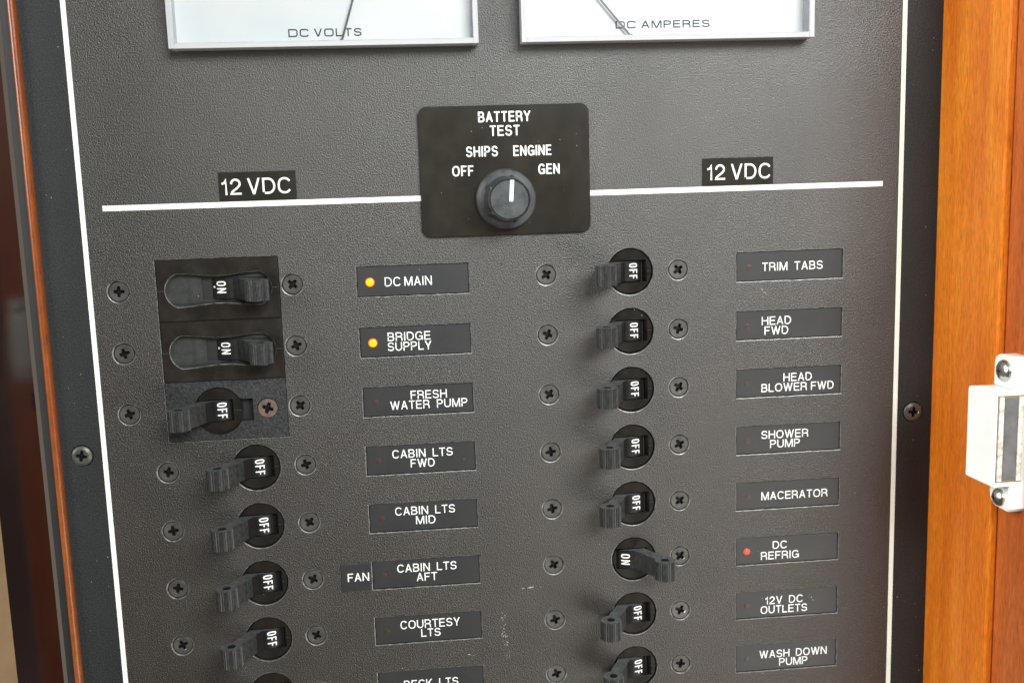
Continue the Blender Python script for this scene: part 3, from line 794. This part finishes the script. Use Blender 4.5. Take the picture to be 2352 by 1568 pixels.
# ------------------------------------------------------------------ panel meters
def meter(x0, x1, zb, word, wx, wz, wh, needle, label):
    t = thing('panel_meter', label, 'meter', (0, 0, 0), 'white-faced panel meters')
    zt = zb + 76; F = -6.0
    d = MB(); d.box(x0 + 1.0, x1 - 1.0, -0.5, 0.0, zb + 1.3, zt - 1.2); d.build('dial', M['dial'], t)
    # clear case: front pane and four walls
    w = 1.5
    fr_ = MB(); fr_.box(x0 + w, x1 - w, F, F + 0.9, zb + w, zt - w); fr_.build('front_cover', M['cover_clear'], t)
    wl = MB()
    for a, b, c_, e in ((x0, x0 + w - 0.02, zb, zt), (x1 - w + 0.02, x1, zb, zt), (x0 + w, x1 - w, zb, zb + w - 0.02), (x0 + w, x1 - w, zt - w + 0.02, zt)):
        wl.box(a, b, F, -0.02, c_, e, 0.12)
    wl.build('case', M['edge_clear'], t)
    # white liner behind the walls and the grey gap beside the dial
    MB().box(x0 + 0.15, x0 + 0.95, -0.9, -0.05, zb + 0.15, zt).build('side_liner', M['grey'], t)
    MB().box(x1 - 0.95, x1 - 0.15, -0.9, -0.05, zb + 0.15, zt).build('side_liner', M['grey'], t)
    MB().box(x0 + 0.96, x1 - 0.96, -0.9, -0.05, zb + 0.15, zb + 1.2).build('bottom_liner', M['dial'], t)
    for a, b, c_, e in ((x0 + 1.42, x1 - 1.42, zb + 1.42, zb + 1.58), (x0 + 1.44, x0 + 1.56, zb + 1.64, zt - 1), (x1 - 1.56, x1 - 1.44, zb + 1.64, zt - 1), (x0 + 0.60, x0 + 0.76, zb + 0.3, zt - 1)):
        MB().box(a, b, F - 0.03, F + 0.05, c_, e).build('inner_lip', M['lip'], t)  # thin blue-grey gasket lines on the case front
    tx = MB(); 
    text(tx, word, wx[0], wx[1], wz, wh, 0.40, -0.52, 'square', GX, gap=0.16, space=0.42); tx.keep = True
    tx.build('lettering', M['ink'], t)
    nd = MB(); (ax, az), (bx, bz), (px_, pz_) = needle
    ext = 0.55 * 76
    dx, dz = ax - bx, az - bz; l = math.hypot(dx, dz); ux, uz = dx / l, dz / l
    ax2, az2 = bx + ux * ext, bz + uz * ext
    wv = 0.42
    def bar(p0, p1, wv0, wv1, y0, y1):
        ddx, ddz = p1[0] - p0[0], p1[1] - p0[1]; ll = math.hypot(ddx, ddz); vx, vz = ddx / ll, ddz / ll
        q = [(p0[0] + vz * wv0, p0[1] - vx * wv0), (p1[0] + vz * wv1, p1[1] - vx * wv1), (p1[0] - vz * wv1, p1[1] + vx * wv1), (p0[0] - vz * wv0, p0[1] + vx * wv0)]
        nd.poly_face([q], y0); nd.wall(q, y0, y1); nd.poly_face([q], y1)
    bar((bx, bz), (ax2, az2), 0.31, 0.22, -1.9, -1.6)
    bar((px_, pz_), (bx, bz), 0.24, 0.31, -1.9, -1.6)
    nd.build('needle', M['needle'], t)
    pv = MB(); pv.box(px_ - 0.35, px_ + 0.35, -2.3, -0.6, pz_ - 0.5, pz_ + 0.6); pv.build('pivot', M['needle'], t)
    return t
meter(-136.0, -46.0, 70.2, 'DC VOLTS', (-102.2, -80.57), 73.6, 2.35, ((-82.73, 83.64), (-86.2, 73.0), (-86.75, 72.0)), 'white DC VOLTS meter at the top left, needle leaning right')
meter(-33.05, 57.1, 70.2, 'DC AMPERES', (-3.6, 25.85), 74.4, 2.25, ((-8.16, 82.58), (0.2, 72.7), (1.0, 71.9)), 'white DC AMPERES meter at the top right, needle leaning left')

# ------------------------------------------------------------------ joinery round the panel
ZB, ZT = -420.0, 300.0
w = thing('wooden_cabinet', 'varnished orange wooden cabinet round the panel with its dark smoked door open at left', 'cabinet')
MB().box(101.42, 103.95, -37.0, 1.0, ZB, ZT, 0.6).build('lipping_board', M['wood'], w)
MB().box(104.0, 116.0, -54.0, 3.0, ZB, ZT, 0.5).build('side_board', M['wood_red'], w)
mb = MB(); n = 10
lp = [(-180.3 + 1.2 * math.cos(math.radians(180 + 180 * i / n)), -0.6 + 1.5 * math.sin(math.radians(180 + 180 * i / n))) for i in range(n + 1)]
lp += [(-179.25, 2.5), (-181.5, 2.5)]
k = len(lp)
mb.add([(x, y, ZB) for x, y in lp] + [(x, y, ZT) for x, y in lp], [(i, (i + 1) % k, k + (i + 1) % k, k + i) for i in range(k)], False)
mb.s = [True] * len(mb.s)
mb.build('bead', M['bead'], w)
# open smoked door at the left
hx, hy = -182.3, -8.0; dx, dy = -0.6198, -0.7848; nx, ny = 0.7848, -0.6198
def slab(name, s0, s1, th, off, mat, parent):
    m_ = MB()
    c = [(hx + dx * s + nx * o_, hy + dy * s + ny * o_) for s, o_ in ((s0, off), (s1, off), (s1, off - th), (s0, off - th))]
    m_.add([(x, y, ZB) for x, y in c] + [(x, y, ZT) for x, y in c], [(0, 1, 5, 4), (1, 2, 6, 5), (2, 3, 7, 6), (3, 0, 4, 7), (0, 3, 2, 1), (4, 5, 6, 7)])
    return m_.build(name, mat, parent)
door = slab('door', 0.0, 75.0, 3.0, 0.0, M['smoked'], w); door['label'] = 'dark red smoked glossy door'
slab('stile', 16.0, 75.0, 2.5, 2.6, M['stile'], door)

# ------------------------------------------------------------------ magnetic catch on the right
t = thing('magnetic_catch', 'white plastic magnetic catch with steel strips screwed to the orange wood', 'cabinet catch')
body = MB(); bm = bmesh.new(); bmesh.ops.create_cube(bm, size=1)
for v in bm.verts:
    fx = v.co.x > 0; fy = v.co.y > 0; fz = v.co.z > 0
    v.co = Vector((109.0 if fx else (91.3 if fy else 94.0), -39.6 if fy else -50.0, -33.7 if fz else (-60.8 if fy else -61.9)))
bmesh.ops.bevel(bm, geom=bm.edges[:], offset=0.7, segments=3, profile=0.5, affect='EDGES'); body.bm(bm)
body.build('body', M['catch'], t)
def ear(z0, z1, up, name='ear'):
    m_ = MB(); r = 3.0
    pts = []
    if up: pts = [(-50.0, z0), (-39.6, z0)] + [(-39.6 - r + r * math.cos(math.radians(a)), z1 - r + r * math.sin(math.radians(a))) for a in range(0, 91, 15)] + [(-50.0 + r * 0.4, z1), (-50.0, z1 - r * 0.4)]
    else: pts = [(-50.0, z1), (-39.6, z1)] + [(-39.6 - r * 1.3 + r * 1.3 * math.cos(math.radians(a)), z0 + r * 1.3 - r * 1.3 * math.sin(math.radians(a))) for a in range(0, 91, 15)] + [(-50.0 + r * 0.4, z0), (-50.0, z0 + r * 0.4)]
    n = len(pts)
    bm = bmesh.new()
    A = [bm.verts.new((99.2, p[0], p[1])) for p in pts]; B = [bm.verts.new((103.98, p[0], p[1])) for p in pts]
    bm.faces.new(A); bm.faces.new(B[::-1])
    for i in range(n): bm.faces.new((A[i], A[(i + 1) % n], B[(i + 1) % n], B[i]))
    bmesh.ops.recalc_face_normals(bm, faces=bm.faces)
    ed = [e for e in bm.edges if all(v in A for v in e.verts)]
    bmesh.ops.bevel(bm, geom=ed, offset=0.5, segments=2, profile=0.5, affect='EDGES')
    m_.bm(bm); return m_.build(name, M['catch'], t)
ear(-33.72, -24.3, True); ear(-69.6, -61.5, False)
def strip(x0, x1, mat, name, yy=-50.5, z0=-60.0, z1=-35.3): return MB().box(x0, x1, yy, -49.6, z0, z1, 0.2).build(name, mat, t)
strip(94.9, 96.4, M['strip'], 'steel_strip'); strip(100.75, 102.2, M['strip'], 'steel_strip')
strip(96.5, 100.65, M['magnet'], 'magnet', -50.2, -59.7, -35.5)
MB().box(94.6, 102.4, -50.06, -49.9, -60.35, -34.95).build('slot_grime', M['stile'], t)
for z, rr in ((-28.75, 3.3), (-66.2, 2.7)):
    m_ = MB(); n = 28; ri = 6
    for i in range(ri):
        a0, a1 = math.pi / 2 * i / ri, math.pi / 2 * (i + 1) / ri
        l0 = [(99.2 - 1.9 * math.sin(a0), rr * math.cos(a0)), ]; 
        def ringp(a): return [(99.2 - 2.0 * math.sin(a), -45.2 + rr * math.cos(a) * math.cos(2 * math.pi * j / n), z + rr * math.cos(a) * math.sin(2 * math.pi * j / n)) for j in range(n)]
        A_, B_ = ringp(a0), ringp(a1)
        m_.add(A_ + B_, [(j, (j + 1) % n, n + (j + 1) % n, n + j) for j in range(n)], True)
    m_.build('screw', M['steel'], t)
    cr = MB()
    cr.box(97.14, 97.6, -45.2 - 0.9, -45.2 + 0.9, z - 0.22, z + 0.22); cr.box(97.15, 97.59, -45.2 - 0.22, -45.2 + 0.22, z - 0.9, z + 0.9)
    cr.build('screw_slot', M['dark'], t)
